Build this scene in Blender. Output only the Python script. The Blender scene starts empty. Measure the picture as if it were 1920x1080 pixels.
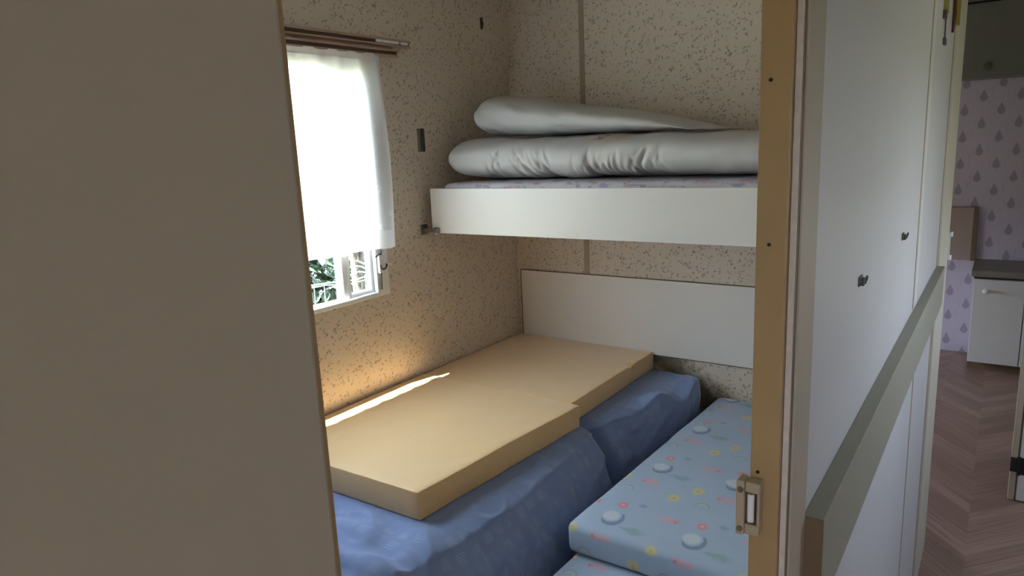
import bpy, bmesh, math, random
from mathutils import Vector, Matrix, noise
random.seed(7)
R = math.radians
S = bpy.context.scene
COL = S.collection

# ------------------------------------------------------------------ camera, sky, sun, exposure
F_PX = 1306.163
PITCH, ROLL, YAW = 0.200497388, -0.0458667379, 0.620488292
fw = Vector((-math.sin(YAW) * math.cos(PITCH), math.cos(YAW) * math.cos(PITCH), -math.sin(PITCH)))
rt = Vector((math.cos(YAW), math.sin(YAW), 0))
up = rt.cross(fw)
c_, s_ = math.cos(ROLL), math.sin(ROLL)
r2 = rt * c_ + up * s_
u2 = up * c_ - rt * s_
cam = bpy.data.cameras.new('camera')
camo = bpy.data.objects.new('camera', cam)
COL.objects.link(camo)
cam.sensor_width = 36.0
cam.lens = F_PX / 1920 * 36
cam.clip_start = 0.01
m3 = Matrix((r2, u2, -fw)).transposed()
camo.matrix_world = Matrix.Translation((0, 0, 1.5)) @ m3.to_4x4()
S.camera = camo

SKY_STRENGTH = 8.0
SUN_STRENGTH = 50.0
world = bpy.data.worlds.new('sky')
S.world = world
world.use_nodes = True
wn = world.node_tree.nodes
bg = wn['Background']
wtc = wn.new('ShaderNodeTexCoord')
wsep = wn.new('ShaderNodeSeparateXYZ')
wramp = wn.new('ShaderNodeValToRGB')
wramp.color_ramp.elements[0].position = 0.48
wramp.color_ramp.elements[0].color = (0.80, 0.88, 0.98, 1)
wramp.color_ramp.elements[1].position = 1.0
wramp.color_ramp.elements[1].color = (0.55, 0.72, 1.0, 1)
wmap = wn.new('ShaderNodeMath')
wmap.operation = 'MULTIPLY_ADD'
wmap.inputs[1].default_value = 0.5
wmap.inputs[2].default_value = 0.5
wl = world.node_tree.links
wl.new(wtc.outputs['Generated'], wsep.inputs[0])
wl.new(wsep.outputs['Z'], wmap.inputs[0])
wl.new(wmap.outputs[0], wramp.inputs[0])
wl.new(wramp.outputs[0], bg.inputs['Color'])
bg.inputs['Strength'].default_value = SKY_STRENGTH

sun = bpy.data.lights.new('sun', 'SUN')
sun.energy = SUN_STRENGTH
sun.angle = R(0.6)
sun.color = (1.0, 0.95, 0.87)
suno = bpy.data.objects.new('sun', sun)
COL.objects.link(suno)
sd = Vector((0.125, 0.52, -1.0)).normalized()
suno.rotation_euler = sd.to_track_quat('-Z', 'Y').to_euler()
suno.location = (-6, -4, 6)

S.view_settings.view_transform = 'Standard'
S.view_settings.look = 'None'
S.view_settings.gamma = 1.0
S.view_settings.use_curve_mapping = False
S.view_settings.exposure = 0.98
S.cycles.max_bounces = 12
S.cycles.diffuse_bounces = 8
S.cycles.transparent_max_bounces = 16
S.cycles.use_denoising = True


def portal(name, loc, rot, sx, sy):
    l = bpy.data.lights.new(name, 'AREA')
    l.shape = 'RECTANGLE'
    l.size, l.size_y = sx, sy
    l.cycles.is_portal = True
    o = bpy.data.objects.new(name, l)
    o.location, o.rotation_euler = loc, rot
    COL.objects.link(o)


# main dimensions (metres)
XW = -0.151            # hall face of the partition wall
XB = -0.181            # bedroom face of the partition wall
XL = -1.914            # inner face of the window wall
YB = 2.73              # inner face of the bedroom back wall
XR = 0.72              # right wall of the hall
YK = 5.43              # far kitchen wall
ZC = 2.25              # ceiling
WY0, WY1, WZ0, WZ1 = 0.80, 1.867, 0.965, 1.86    # bedroom window
DY0, DY1, DZ0, DZ1 = 1.45, 1.75, 1.15, 1.6
EY0, EY1, EZ0, EZ1 = 2.62, 2.92, 0.90, 1.25      # unseen second hall opening, added to light the floor        # hall window / outside door
KY0, KY1, KZ0, KZ1 = 3.6, 4.9, 0.45, 0.95
RX0, RX1, RZ0, RZ1 = 0.0, 0.45, 1.12, 1.54      # unseen opening behind the camera, added to brighten the jamb       # kitchen window in the left wall

portal('window_portal', (XL - 0.06, (WY0 + WY1) / 2, (WZ0 + WZ1) / 2), (0, R(-90), 0), WZ1 - WZ0, WY1 - WY0)
portal('hall_portal', (XR + 0.06, (DY0 + DY1) / 2, (DZ0 + DZ1) / 2), (0, R(90), 0), DZ1 - DZ0, DY1 - DY0)
portal('hall_portal_far', (XR + 0.06, (EY0 + EY1) / 2, (EZ0 + EZ1) / 2), (0, R(90), 0), EZ1 - EZ0, EY1 - EY0)
portal('kitchen_portal', (XL - 0.06, (KY0 + KY1) / 2, (KZ0 + KZ1) / 2), (0, R(-90), 0), KZ1 - KZ0, KY1 - KY0)

portal('rear_portal', ((RX0 + RX1) / 2, -1.36, (RZ0 + RZ1) / 2), (R(90), 0, 0), RX1 - RX0, RZ1 - RZ0)

# ------------------------------------------------------------------ node expressions


class X:
    """a scalar socket with arithmetic"""
    nt = None

    def __init__(self, s):
        self.s = s

    @staticmethod
    def op(kind, *a):
        n = X.nt.nodes.new('ShaderNodeMath')
        n.operation = kind
        for i, v in enumerate(a):
            if isinstance(v, X):
                X.nt.links.new(v.s, n.inputs[i])
            else:
                n.inputs[i].default_value = v
        return X(n.outputs[0])

    def __add__(a, b): return X.op('ADD', a, b)
    def __radd__(a, b): return X.op('ADD', b, a)
    def __sub__(a, b): return X.op('SUBTRACT', a, b)
    def __rsub__(a, b): return X.op('SUBTRACT', b, a)
    def __mul__(a, b): return X.op('MULTIPLY', a, b)
    def __rmul__(a, b): return X.op('MULTIPLY', b, a)
    def __truediv__(a, b): return X.op('DIVIDE', a, b)


def fract(a): return X.op('FRACT', a)
def floor_(a): return X.op('FLOOR', a)
def absx(a): return X.op('ABSOLUTE', a)
def mn(a, b): return X.op('MINIMUM', a, b)
def mx(a, b): return X.op('MAXIMUM', a, b)
def sqrtx(a): return X.op('SQRT', a)


def step(a, lo, hi):
    """0 below lo, 1 above hi (lo > hi reverses)"""
    n = X.nt.nodes.new('ShaderNodeMapRange')
    n.interpolation_type = 'SMOOTHSTEP'
    flip = lo > hi
    if flip:
        lo, hi = hi, lo
    X.nt.links.new(a.s, n.inputs['Value'])
    n.inputs['From Min'].default_value = lo
    n.inputs['From Max'].default_value = hi
    n.inputs['To Min'].default_value = 1.0 if flip else 0.0
    n.inputs['To Max'].default_value = 0.0 if flip else 1.0
    return X(n.outputs['Result'])


def coords(kind='Object'):
    n = X.nt.nodes.new('ShaderNodeTexCoord')
    sp = X.nt.nodes.new('ShaderNodeSeparateXYZ')
    X.nt.links.new(n.outputs[kind], sp.inputs[0])
    return X(sp.outputs[0]), X(sp.outputs[1]), X(sp.outputs[2])


def vec(x, y, z=0.0):
    n = X.nt.nodes.new('ShaderNodeCombineXYZ')
    for i, v in enumerate((x, y, z)):
        if isinstance(v, X):
            X.nt.links.new(v.s, n.inputs[i])
        else:
            n.inputs[i].default_value = v
    return n.outputs[0]


def nz(v, scale, detail=3.0, rough=0.55, dist=0.0):
    n = X.nt.nodes.new('ShaderNodeTexNoise')
    X.nt.links.new(v, n.inputs['Vector'])
    n.inputs['Scale'].default_value = scale
    n.inputs['Detail'].default_value = detail
    n.inputs['Roughness'].default_value = rough
    n.inputs['Distortion'].default_value = dist
    return X(n.outputs['Fac'])


def voro(v, scale, rnd=1.0):
    n = X.nt.nodes.new('ShaderNodeTexVoronoi')
    X.nt.links.new(v, n.inputs['Vector'])
    n.inputs['Scale'].default_value = scale
    n.inputs['Randomness'].default_value = rnd
    sp = X.nt.nodes.new('ShaderNodeSeparateColor')
    X.nt.links.new(n.outputs['Color'], sp.inputs[0])
    return X(n.outputs['Distance']), X(sp.outputs[0])


def mixc(f, a, b):
    n = X.nt.nodes.new('ShaderNodeMix')
    n.data_type = 'RGBA'
    for sock, v in ((n.inputs[0], f), (n.inputs[6], a), (n.inputs[7], b)):
        if isinstance(v, X):
            X.nt.links.new(v.s, sock)
        elif isinstance(v, bpy.types.NodeSocket):
            X.nt.links.new(v, sock)
        elif isinstance(v, (int, float)):
            sock.default_value = v
        else:
            sock.default_value = (*v, 1)
    return n.outputs[2]


def new_mat(name, rough=0.6, spec=0.3):
    m = bpy.data.materials.new(name)
    m.use_nodes = True
    X.nt = m.node_tree
    b = m.node_tree.nodes['Principled BSDF']
    b.inputs['Roughness'].default_value = rough
    b.inputs['Specular IOR Level'].default_value = spec
    return m, b


def setc(b, c):
    if isinstance(c, bpy.types.NodeSocket):
        X.nt.links.new(c, b.inputs['Base Color'])
    else:
        b.inputs['Base Color'].default_value = (*c, 1)


def bump(b, h, strength=0.3, dist=0.002):
    n = X.nt.nodes.new('ShaderNodeBump')
    n.inputs['Strength'].default_value = strength
    n.inputs['Distance'].default_value = dist
    X.nt.links.new(h.s, n.inputs['Height'])
    X.nt.links.new(n.outputs[0], b.inputs['Normal'])


def plain(name, col, rough=0.5, spec=0.3, var=0.06, scale=12.0, metal=0.0):
    m, b = new_mat(name, rough, spec)
    x, y, z = coords()
    n = nz(vec(x, y, z), scale, 4)
    dark = tuple(c * (1 - var) for c in col)
    lite = tuple(min(1, c * (1 + var)) for c in col)
    setc(b, mixc(n, dark, lite))
    b.inputs['Metallic'].default_value = metal
    return m


# ------------------------------------------------------------------ materials
def wallpaper(name, axes, mould=False):
    m, b = new_mat(name, 0.62, 0.25)
    x, y, z = coords()
    p, q = {'yz': (y, z), 'xz': (x, z)}[axes]
    base = mixc(nz(vec(p, q), 3.0, 3), (0.61, 0.525, 0.435), (0.67, 0.585, 0.49))
    cluster = nz(vec(p, q), 30.0, 2)
    col = base
    for i, (ang, sc, st, c, rad) in enumerate([
            (25, 60, 0.42, (0.20, 0.18, 0.135), 0.26), (-50, 63, 0.44, (0.26, 0.20, 0.145), 0.25),
            (80, 61, 0.46, (0.17, 0.18, 0.155), 0.25), (-15, 68, 0.48, (0.33, 0.255, 0.18), 0.26),
            (55, 66, 0.42, (0.20, 0.185, 0.14), 0.24), (5, 72, 0.55, (0.24, 0.21, 0.17), 0.24)]):
        ca, sa = math.cos(R(ang)), math.sin(R(ang))
        u = p * ca + q * sa + 0.37 * i
        v = q * ca - p * sa + 0.53 * i
        d, rnd = voro(vec(u * st, v), sc)
        f = step(d, rad, rad * 0.4) * step(rnd, 0.10, 0.2) * step(cluster, 0.33, 0.48)
        col = mixc(f * 0.70, col, c)
    if mould:
        # black mould creeping along the skirting beside the bed corner
        n = nz(vec(x, z), 26, 5, 0.7)
        dx = absx(x + 1.13 - (0.55 - z) * 1.15)
        f = step(dx + (n - 0.5) * 0.26, 0.17, 0.02) * step(z, 0.66, 0.58) * 0.9
        col = mixc(f, col, (0.10, 0.075, 0.04))
    setc(b, col)
    bump(b, nz(vec(p, q), 180, 2), 0.15, 0.001)
    return m


M = {}
M['paper_side'] = wallpaper('sprig_wallpaper_side', 'yz')
M['paper_back'] = wallpaper('sprig_wallpaper_back', 'xz', True)
M['cream'] = plain('cream_board', (0.68, 0.66, 0.63), 0.38, 0.35, 0.03, 5)
M['pale_trim'] = plain('pale_trim', (0.60, 0.56, 0.47), 0.42, 0.35, 0.04)
M['headboard'] = plain('headboard_cream', (0.75, 0.72, 0.685), 0.4, 0.35, 0.03, 5)
M['cream_trim'] = plain('cream_trim', (0.44, 0.37, 0.29), 0.45, 0.35, 0.05, 8)
M['tan_wood'] = plain('varnished_jamb', (0.40, 0.27, 0.125), 0.42, 0.4, 0.10, 16)
M['brown_edge'] = plain('brown_edge', (0.17, 0.115, 0.07), 0.5)
M['seam'] = plain('seam_strip', (0.36, 0.29, 0.21), 0.5)
M['white_pvc'] = plain('white_plastic', (0.80, 0.80, 0.80), 0.35, 0.4, 0.02)
M['white_paint'] = plain('white_paint', (0.72, 0.71, 0.70), 0.4, 0.3, 0.03)
M['flaking'] = plain('flaking_paint', (0.62, 0.55, 0.50), 0.6, 0.3, 0.25, 90)
M['dark_metal'] = plain('dark_metal', (0.075, 0.07, 0.058), 0.45, 0.4, 0.1)
M['steel'] = plain('steel', (0.55, 0.54, 0.52), 0.28, 0.5, 0.05, 30, 1.0)
M['steel_dark'] = plain('steel_dark', (0.30, 0.27, 0.25), 0.3, 0.5, 0.1, 60, 0.9)
M['bracket_grey'] = plain('bracket_grey', (0.16, 0.17, 0.15), 0.4, 0.4)
M['track'] = plain('track_brown', (0.43, 0.30, 0.235), 0.4, 0.4, 0.08, 20)
M['track_dark'] = plain('track_groove', (0.12, 0.075, 0.055), 0.6)
M['catch'] = plain('catch_beige', (0.42, 0.34, 0.24), 0.35, 0.4)
M['hole'] = plain('screw_hole', (0.02, 0.012, 0.008), 0.7)
M['rail'] = plain('rail_olive', (0.31, 0.30, 0.235), 0.45, 0.3, 0.06, 20)
M['dark_cup'] = plain('dark_cupboard', (0.16, 0.165, 0.145), 0.5)
M['cup_white'] = plain('cupboard_white', (0.62, 0.62, 0.61), 0.4)
M['board_brown'] = plain('board_mauve', (0.36, 0.29, 0.26), 0.5)
M['counter'] = plain('counter_grey', (0.20, 0.19, 0.155), 0.4, 0.4, 0.10, 40)
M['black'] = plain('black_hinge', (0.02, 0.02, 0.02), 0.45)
M['yellow'] = plain('yellow_plastic', (0.30, 0.25, 0.04), 0.4)
M['red'] = plain('red_plastic', (0.10, 0.015, 0.012), 0.4)
M['ceil'] = plain('ceiling_white', (0.62, 0.60, 0.56), 0.6)
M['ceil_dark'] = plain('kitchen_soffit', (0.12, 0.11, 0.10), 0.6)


def mat_foam():
    m, b = new_mat('yellow_foam', 0.55, 0.5)
    x, y, z = coords()
    v = vec(x, y, z)
    c = mixc(nz(v, 5, 4), (0.67, 0.42, 0.165), (0.75, 0.485, 0.215))
    pits, rnd = voro(v, 55)
    f = step(pits, 0.13, 0.06) * step(rnd, 0.86, 0.9) * 0.55
    c = mixc(f, c, (0.16, 0.09, 0.035))
    setc(b, c)
    b.inputs['Sheen Weight'].default_value = 0.7
    b.inputs['Sheen Roughness'].default_value = 0.45
    bump(b, nz(v, 260, 3), 0.25, 0.0015)
    return m


M['foam'] = mat_foam()


def mat_sheet():
    m, b = new_mat('blue_sheet', 0.85, 0.15)
    x, y, z = coords('UV')
    # patches of little hatch strokes, alternately upright and lying
    s = 0.052
    cx, cy = x / s, y / s
    chk = fract((floor_(cx) + floor_(cy)) * 0.5) * 2.0
    fx, fy = fract(cx), fract(cy)
    inside = step(absx(fx - 0.5), 0.36, 0.28) * step(absx(fy - 0.5), 0.36, 0.28)
    st1 = step(absx(fract(cx * 7.0) - 0.5), 0.18, 0.32)
    st2 = step(absx(fract(cy * 7.0) - 0.5), 0.18, 0.32)
    ck = step(chk, 0.3, 0.7)
    hat = inside * (ck * st1 + (1.0 - ck) * st2) * step(nz(vec(x, y), 11, 2), 0.46, 0.60)
    c = mixc(nz(vec(x, y), 4, 3), (0.165, 0.23, 0.42), (0.235, 0.305, 0.51))
    c = mixc(hat * 0.26, c, (0.46, 0.52, 0.64))
    setc(b, c)
    b.inputs['Sheen Weight'].default_value = 0.2
    bump(b, nz(vec(x, y), 420, 2), 0.2, 0.0008)
    return m


M['sheet'] = mat_sheet()


def mat_nursery():
    """pale blue cotton with a repeating nursery print"""
    m, b = new_mat('nursery_cotton', 0.85, 0.15)
    u0, v0, _ = coords('UV')
    TX, TY = 0.2395, 0.355
    wob = nz(vec(u0, v0), 60, 2) - 0.5

    def cell(ox, oy):
        """coordinates relative to a motif, repeated over the tile"""
        u = (fract((u0 - ox) / TX + 0.5) - 0.5) * TX
        v = (fract((v0 - oy) / TY + 0.5) - 0.5) * TY
        return u, v

    def ell(uv, rx, ry, cx=0.0, cy=0.0, edge=0.25, w=0.5):
        u, v = uv
        a = (u - cx) / (rx * 1.15)
        c2 = (v - cy) / (ry * 1.15)
        d = sqrtx(a * a + c2 * c2) + wob * w
        return step(d, 1.0 + edge, 1.0 - edge)

    col = mixc(nz(vec(u0, v0), 7, 3), (0.345, 0.435, 0.565), (0.40, 0.49, 0.62))
    E0 = (-0.852, 1.633)

    def at(dx, dy): return cell(E0[0] + dx, E0[1] + dy)
    # white balloon with a slate blue crescent
    e = at(0, 0)
    cres = ell(e, 0.028, 0.034, 0.007, -0.008, 0.1, 0.15) * (1.0 - ell(e, 0.023, 0.027, 0.001, 0.0, 0.1, 0.15))
    col = mixc(cres * step(e[0] - e[1], -0.012, 0.006), col, (0.20, 0.26, 0.41))
    col = mixc(ell(e, 0.021, 0.022, -0.003, 0.003, 0.2, 0.3) * 0.6, col, (0.64, 0.68, 0.71))
    # pink flower and small blue thing
    e = at(0.0, 0.072)
    col = mixc(ell(e, 0.013, 0.015, 0, 0, 0.3) * 0.85, col, (0.66, 0.24, 0.27))
    col = mixc(ell(e, 0.005, 0.006) * 0.6, col, (0.80, 0.50, 0.47))
    e = at(0.053, 0.095)
    col = mixc(ell(e, 0.011, 0.009, 0, 0, 0.5) * 0.55, col, (0.17, 0.27, 0.45))
    # yellow flowers
    for ox, oy in ((0.112, 0.184), (0.161, 0.254)):
        e = at(ox, oy)
        col = mixc(ell(e, 0.015, 0.018, 0, 0, 0.4, 0.8) * 0.85, col, (0.62, 0.54, 0.24))
        col = mixc(ell(e, 0.005, 0.006) * 0.6, col, (0.48, 0.34, 0.16))
    # pink animals
    for ox, oy, fl in ((0.014, 0.244, 1), (0.143, 0.059, -1)):
        e = at(ox, oy)
        col = mixc(ell(e, 0.025, 0.014, 0, 0, 0.4, 0.9) * 0.7, col, (0.62, 0.37, 0.42))
        col = mixc(ell(e, 0.010, 0.012, -0.024 * fl, 0.0, 0.4, 0.9) * 0.65, col, (0.60, 0.33, 0.38))
        col = mixc(ell(e, 0.004, 0.005, -0.026 * fl, -0.004) * 0.5, col, (0.25, 0.2, 0.25))
    # green animal
    e = at(0.084, 0.312)
    col = mixc(ell(e, 0.024, 0.014, 0.004, 0, 0.5, 1.1) * 0.6, col, (0.21, 0.35, 0.35))
    col = mixc(ell(e, 0.012, 0.005, -0.026, 0.003, 0.5, 0.8) * 0.55, col, (0.22, 0.33, 0.37))
    # little rainbow
    e = at(0.201, 0.173)
    for r, cc in ((0.020, (0.27, 0.33, 0.40)), (0.013, (0.58, 0.55, 0.34))):
        d = sqrtx(e[0] * e[0] + e[1] * e[1])
        f = step(absx(d - r), 0.004, 0.002) * step(e[1], -0.002, 0.004)
        col = mixc(f * 0.6, col, cc)
    setc(b, col)
    b.inputs['Sheen Weight'].default_value = 0.15
    bump(b, nz(vec(u0, v0), 45, 4), 0.25, 0.004)
    return m


M['nursery'] = mat_nursery()


def mat_bunkprint():
    m, b = new_mat('bunk_cotton', 0.85, 0.15)
    x, y, z = coords('UV')
    col = mixc(nz(vec(x, y), 8, 2), (0.50, 0.47, 0.52), (0.58, 0.55, 0.58))
    n1 = nz(vec(x, y), 22, 3)
    n2 = nz(vec(x, y, 3.7), 17, 3)
    col = mixc(step(n1, 0.55, 0.60) * 0.7, col, (0.24, 0.24, 0.36))
    col = mixc(step(n2, 0.58, 0.63) * 0.6, col, (0.50, 0.28, 0.28))
    setc(b, col)
    return m


M['bunkprint'] = mat_bunkprint()


def mat_duvet(name, stain):
    m, b = new_mat(name, 0.85, 0.15)
    x, y, z = coords()
    v = vec(x, y, z)
    col = mixc(nz(v, 4, 3), (0.48, 0.47, 0.465), (0.54, 0.53, 0.525))
    # drawn piping / tea coloured stain with a printed care mark on the shoulder of the lower duvet
    if stain:
        d = sqrtx((x - 0.10) * (x - 0.10) * 1.0 + (z - 0.150) * (z - 0.150) * 14.0)
        f = step(d + (nz(v, 14, 4) - 0.5) * 0.12, 0.15, 0.03) * 0.5
        col = mixc(f, col, (0.36, 0.25, 0.13))
        dx, dz = absx(x - 0.045), absx(z - 0.147)
        box = step(dx, 0.026, 0.020) * step(dz, 0.010, 0.007)
        mark = step(nz(v, 110, 2), 0.47, 0.55)
        col = mixc(box * mark * 0.9, col, (0.11, 0.055, 0.02))
    setc(b, col)
    bump(b, nz(v, 30, 4), 0.2, 0.004)
    return m


M['duvet_a'] = mat_duvet('white_duvet_folded', False)
M['duvet_b'] = mat_duvet('white_duvet_stained', True)


def mat_vinyl():
    m, b = new_mat('white_vinyl_wall', 0.42, 0.35)
    x, y, z = coords()
    v = vec(x * 60, y * 60, z * 60)
    lines = nz(vec(y * 16, z * 160), 1.0, 3)
    setc(b, mixc(nz(vec(y, z), 3, 3), (0.56, 0.55, 0.555), (0.61, 0.60, 0.605)))
    bump(b, lines, 0.22, 0.0015)
    return m


M['vinyl'] = mat_vinyl()


def mat_feather():
    """lilac kitchen paper: staggered feather motifs between thin upright dashes"""
    m, b = new_mat('lilac_feather_wallpaper', 0.6, 0.25)
    x, y, z = coords()
    px, pz = 0.193, 0.168
    col = mixc(nz(vec(x, z), 4, 2), (0.50, 0.455, 0.56), (0.55, 0.50, 0.61))
    wob = nz(vec(x, z), 80, 2) - 0.5
    for ox, oz in ((0.03, 0.0), (0.03 + px / 2, pz / 2)):
        u = (fract((x - ox) / px) - 0.5) * px
        v = (fract((z - oz) / pz) - 0.5) * pz
        w = wob * 0.012
        dn = (v + 0.012) / 0.024
        du = u / 0.021
        ball = step(sqrtx(du * du + dn * dn) + w * 30.0, 1.15, 0.85)
        tip = step(absx(u) + w - (0.040 - v) * 0.45, 0.003, -0.003) * step(v, -0.012, -0.006)
        body = mx(ball, tip)
        rib = step(absx(fract((v + absx(u) * 0.8) / 0.010) - 0.5), 0.1, 0.3)
        col = mixc(body * (0.45 + 0.35 * rib), col, (0.23, 0.205, 0.27))
        l1 = step(absx(u - 0.045), 0.003, 0.0015) * step(absx(v - 0.02), 0.040, 0.03)
        l2 = step(absx(u + 0.036), 0.003, 0.0015) * step(absx(v + 0.01), 0.035, 0.03)
        col = mixc(mx(l1, l2) * 0.3, col, (0.30, 0.27, 0.33))
    setc(b, col)
    return m


M['feather'] = mat_feather()


def mat_floor():
    """printed wood vinyl, chevron columns"""
    m, b = new_mat('chevron_vinyl', 0.36, 0.4)
    x, y, z = coords()
    cw, pw = 0.19, 0.085
    cx = (x + 0.02) / (2 * cw) + 0.5
    tri = absx(fract(cx) - 0.5) * 2.0 * cw
    t = (y - tri * 1.15) / pw
    row = floor_(t)
    side = floor_(cx * 2.0)
    idv = vec(row * 0.37, side * 1.7)
    tone = nz(idv, 7.3, 0)
    g = nz(vec(x * 5 + row * 3.1, (y - tri * 1.15) * 90, row), 1.0, 4)
    col = mixc(step(tone, 0.3, 0.7), (0.26, 0.165, 0.13), (0.38, 0.255, 0.21))
    col = mixc(step(g, 0.42, 0.7) * 0.6, col, (0.15, 0.085, 0.065))
    gap = step(absx(fract(t) - 0.5), 0.46, 0.495)
    col = mixc(gap * 0.3, col, (0.11, 0.065, 0.05))
    setc(b, col)
    return m


M['floor'] = mat_floor()


def mat_sheer():
    m, b = new_mat('white_sheer', 0.9, 0.1)
    nt = m.node_tree
    nt.nodes.remove(b)
    out = nt.nodes['Material Output']
    x, y, z = coords()
    # flower lace woven a little denser than the ground, and a dotted drawn-thread stripe
    d, rnd = voro(vec(y, z), 14)
    lace = step(d, 0.34, 0.22) * step(rnd, 0.55, 0.6) * step(nz(vec(y, z), 70, 2), 0.42, 0.55)
    lw = nt.nodes.new('ShaderNodeLayerWeight')
    lw.inputs['Blend'].default_value = 0.5
    facing = X(lw.outputs['Facing'])
    open_ = step(facing, 0.75, 0.10) * (0.26 - 0.14 * lace)
    tr = nt.nodes.new('ShaderNodeBsdfTransparent')
    tl = nt.nodes.new('ShaderNodeBsdfTranslucent')
    tl.inputs['Color'].default_value = (0.92, 0.92, 0.93, 1)
    df = nt.nodes.new('ShaderNodeBsdfDiffuse')
    df.inputs['Color'].default_value = (0.84, 0.83, 0.84, 1)
    m1 = nt.nodes.new('ShaderNodeMixShader')
    m1.inputs[0].default_value = 0.30
    nt.links.new(tl.outputs[0], m1.inputs[1])
    nt.links.new(df.outputs[0], m1.inputs[2])
    m2 = nt.nodes.new('ShaderNodeMixShader')
    nt.links.new(open_.s, m2.inputs[0])
    nt.links.new(m1.outputs[0], m2.inputs[1])
    nt.links.new(tr.outputs[0], m2.inputs[2])
    nt.links.new(m2.outputs[0], out.inputs[0])
    return m


M['sheer'] = mat_sheer()


def mat_hem():
    m, b = new_mat('white_hem', 0.9, 0.1)
    nt = m.node_tree
    nt.nodes.remove(b)
    out = nt.nodes['Material Output']
    tl = nt.nodes.new('ShaderNodeBsdfTranslucent')
    df = nt.nodes.new('ShaderNodeBsdfDiffuse')
    tl.inputs['Color'].default_value = (0.85, 0.85, 0.86, 1)
    df.inputs['Color'].default_value = (0.80, 0.77, 0.77, 1)
    m1 = nt.nodes.new('ShaderNodeMixShader')
    m1.inputs[0].default_value = 0.5
    nt.links.new(tl.outputs[0], m1.inputs[1])
    nt.links.new(df.outputs[0], m1.inputs[2])
    nt.links.new(m1.outputs[0], out.inputs[0])
    return m


M['hem'] = mat_hem()


def mat_glass():
    m, b = new_mat('window_glass')
    nt = m.node_tree
    nt.nodes.remove(b)
    out = nt.nodes['Material Output']
    fr = nt.nodes.new('ShaderNodeFresnel')
    fr.inputs[0].default_value = 1.45
    tr = nt.nodes.new('ShaderNodeBsdfTransparent')
    tr.inputs[0].default_value = (0.96, 0.98, 0.97, 1)
    gl = nt.nodes.new('ShaderNodeBsdfGlossy')
    gl.inputs['Roughness'].default_value = 0.02
    ge = nt.nodes.new('ShaderNodeNewGeometry')
    fac = X(fr.outputs[0]) * (1.0 - X(ge.outputs['Backfacing']))
    mi = nt.nodes.new('ShaderNodeMixShader')
    nt.links.new(fac.s, mi.inputs[0])
    nt.links.new(tr.outputs[0], mi.inputs[1])
    nt.links.new(gl.outputs[0], mi.inputs[2])
    nt.links.new(mi.outputs[0], out.inputs[0])
    return m


M['glass'] = mat_glass()


def mat_leaf():
    m, b = new_mat('leaf_green', 0.45, 0.4)
    x, y, z = coords()
    n = nz(vec(x, y, z), 9, 3)
    setc(b, mixc(n, (0.008, 0.020, 0.010), (0.035, 0.065, 0.028)))
    return m


M['leaf'] = mat_leaf()


def mat_bark():
    m, b = new_mat('bark', 0.9, 0.1)
    x, y, z = coords()
    n = nz(vec(x * 30, y * 30, z * 9), 1.0, 5, 0.7)
    setc(b, mixc(step(n, 0.35, 0.65), (0.012, 0.011, 0.010), (0.10, 0.095, 0.085)))
    bump(b, n, 0.8, 0.01)
    return m


M['bark'] = mat_bark()


def mat_grass():
    m, b = new_mat('grass_ground', 0.9, 0.1)
    x, y, z = coords()
    n = nz(vec(x, y, z), 3, 6, 0.7)
    setc(b, mixc(n, (0.09, 0.10, 0.06), (0.18, 0.18, 0.13)))
    return m


M['grass'] = mat_grass()
M['wire'] = plain('wire_galvanised', (0.20, 0.26, 0.24), 0.4, 0.4)

# ------------------------------------------------------------------ object helpers
ORG = {}


def tag(o, label=None, cat=None, group=None, kind=None):
    if label: o['label'] = label
    if cat: o['category'] = cat
    if group: o['group'] = group
    if kind: o['kind'] = kind
    return o


def thing(name, loc, label, cat, group=None):
    o = bpy.data.objects.new(name, None)
    o.empty_display_size = 0.05
    COL.objects.link(o)
    o.location = loc
    ORG[o] = Vector(loc)
    return tag(o, label, cat, group)


def link(name, bm, mat, parent=None, base=None, smooth=None, label=None):
    """world-space bmesh -> object, its origin at the parent's base or at `base`"""
    me = bpy.data.meshes.new(name)
    bmesh.ops.recalc_face_normals(bm, faces=bm.faces[:])
    org = ORG[parent] if parent is not None else Vector(base if base is not None else (0, 0, 0))
    bmesh.ops.translate(bm, vec=-org, verts=bm.verts[:])
    bm.to_mesh(me)
    bm.free()
    if smooth == 'all':
        for p in me.polygons: p.use_smooth = True
    elif smooth:
        for p in me.polygons: p.use_smooth = True
        me.set_sharp_from_angle(angle=R(smooth))
    if isinstance(mat, (list, tuple)):
        for mm in mat: me.materials.append(mm)
    else:
        me.materials.append(mat)
    o = bpy.data.objects.new(name, me)
    COL.objects.link(o)
    if parent is not None:
        o.parent = parent
    else:
        o.location = org
    ORG[o] = org
    if label: o['label'] = label
    return o


def box(bm, lo, hi, bev=0.0, seg=2):
    x0, y0, z0 = lo
    x1, y1, z1 = hi
    v = [bm.verts.new(p) for p in ((x0, y0, z0), (x1, y0, z0), (x1, y1, z0), (x0, y1, z0),
                                   (x0, y0, z1), (x1, y0, z1), (x1, y1, z1), (x0, y1, z1))]
    fs = [bm.faces.new([v[i] for i in f]) for f in
          ((3, 2, 1, 0), (4, 5, 6, 7), (0, 1, 5, 4), (1, 2, 6, 5), (2, 3, 7, 6), (3, 0, 4, 7))]
    if bev > 0:
        es = list({e for f in fs for e in f.edges})
        bmesh.ops.bevel(bm, geom=es, offset=bev, segments=seg, affect='EDGES', profile=0.5)
    return bm


def B(*boxes, bev=0.0, seg=2):
    bm = bmesh.new()
    for lo, hi in boxes:
        box(bm, lo, hi, bev, seg)
    return bm


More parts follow.
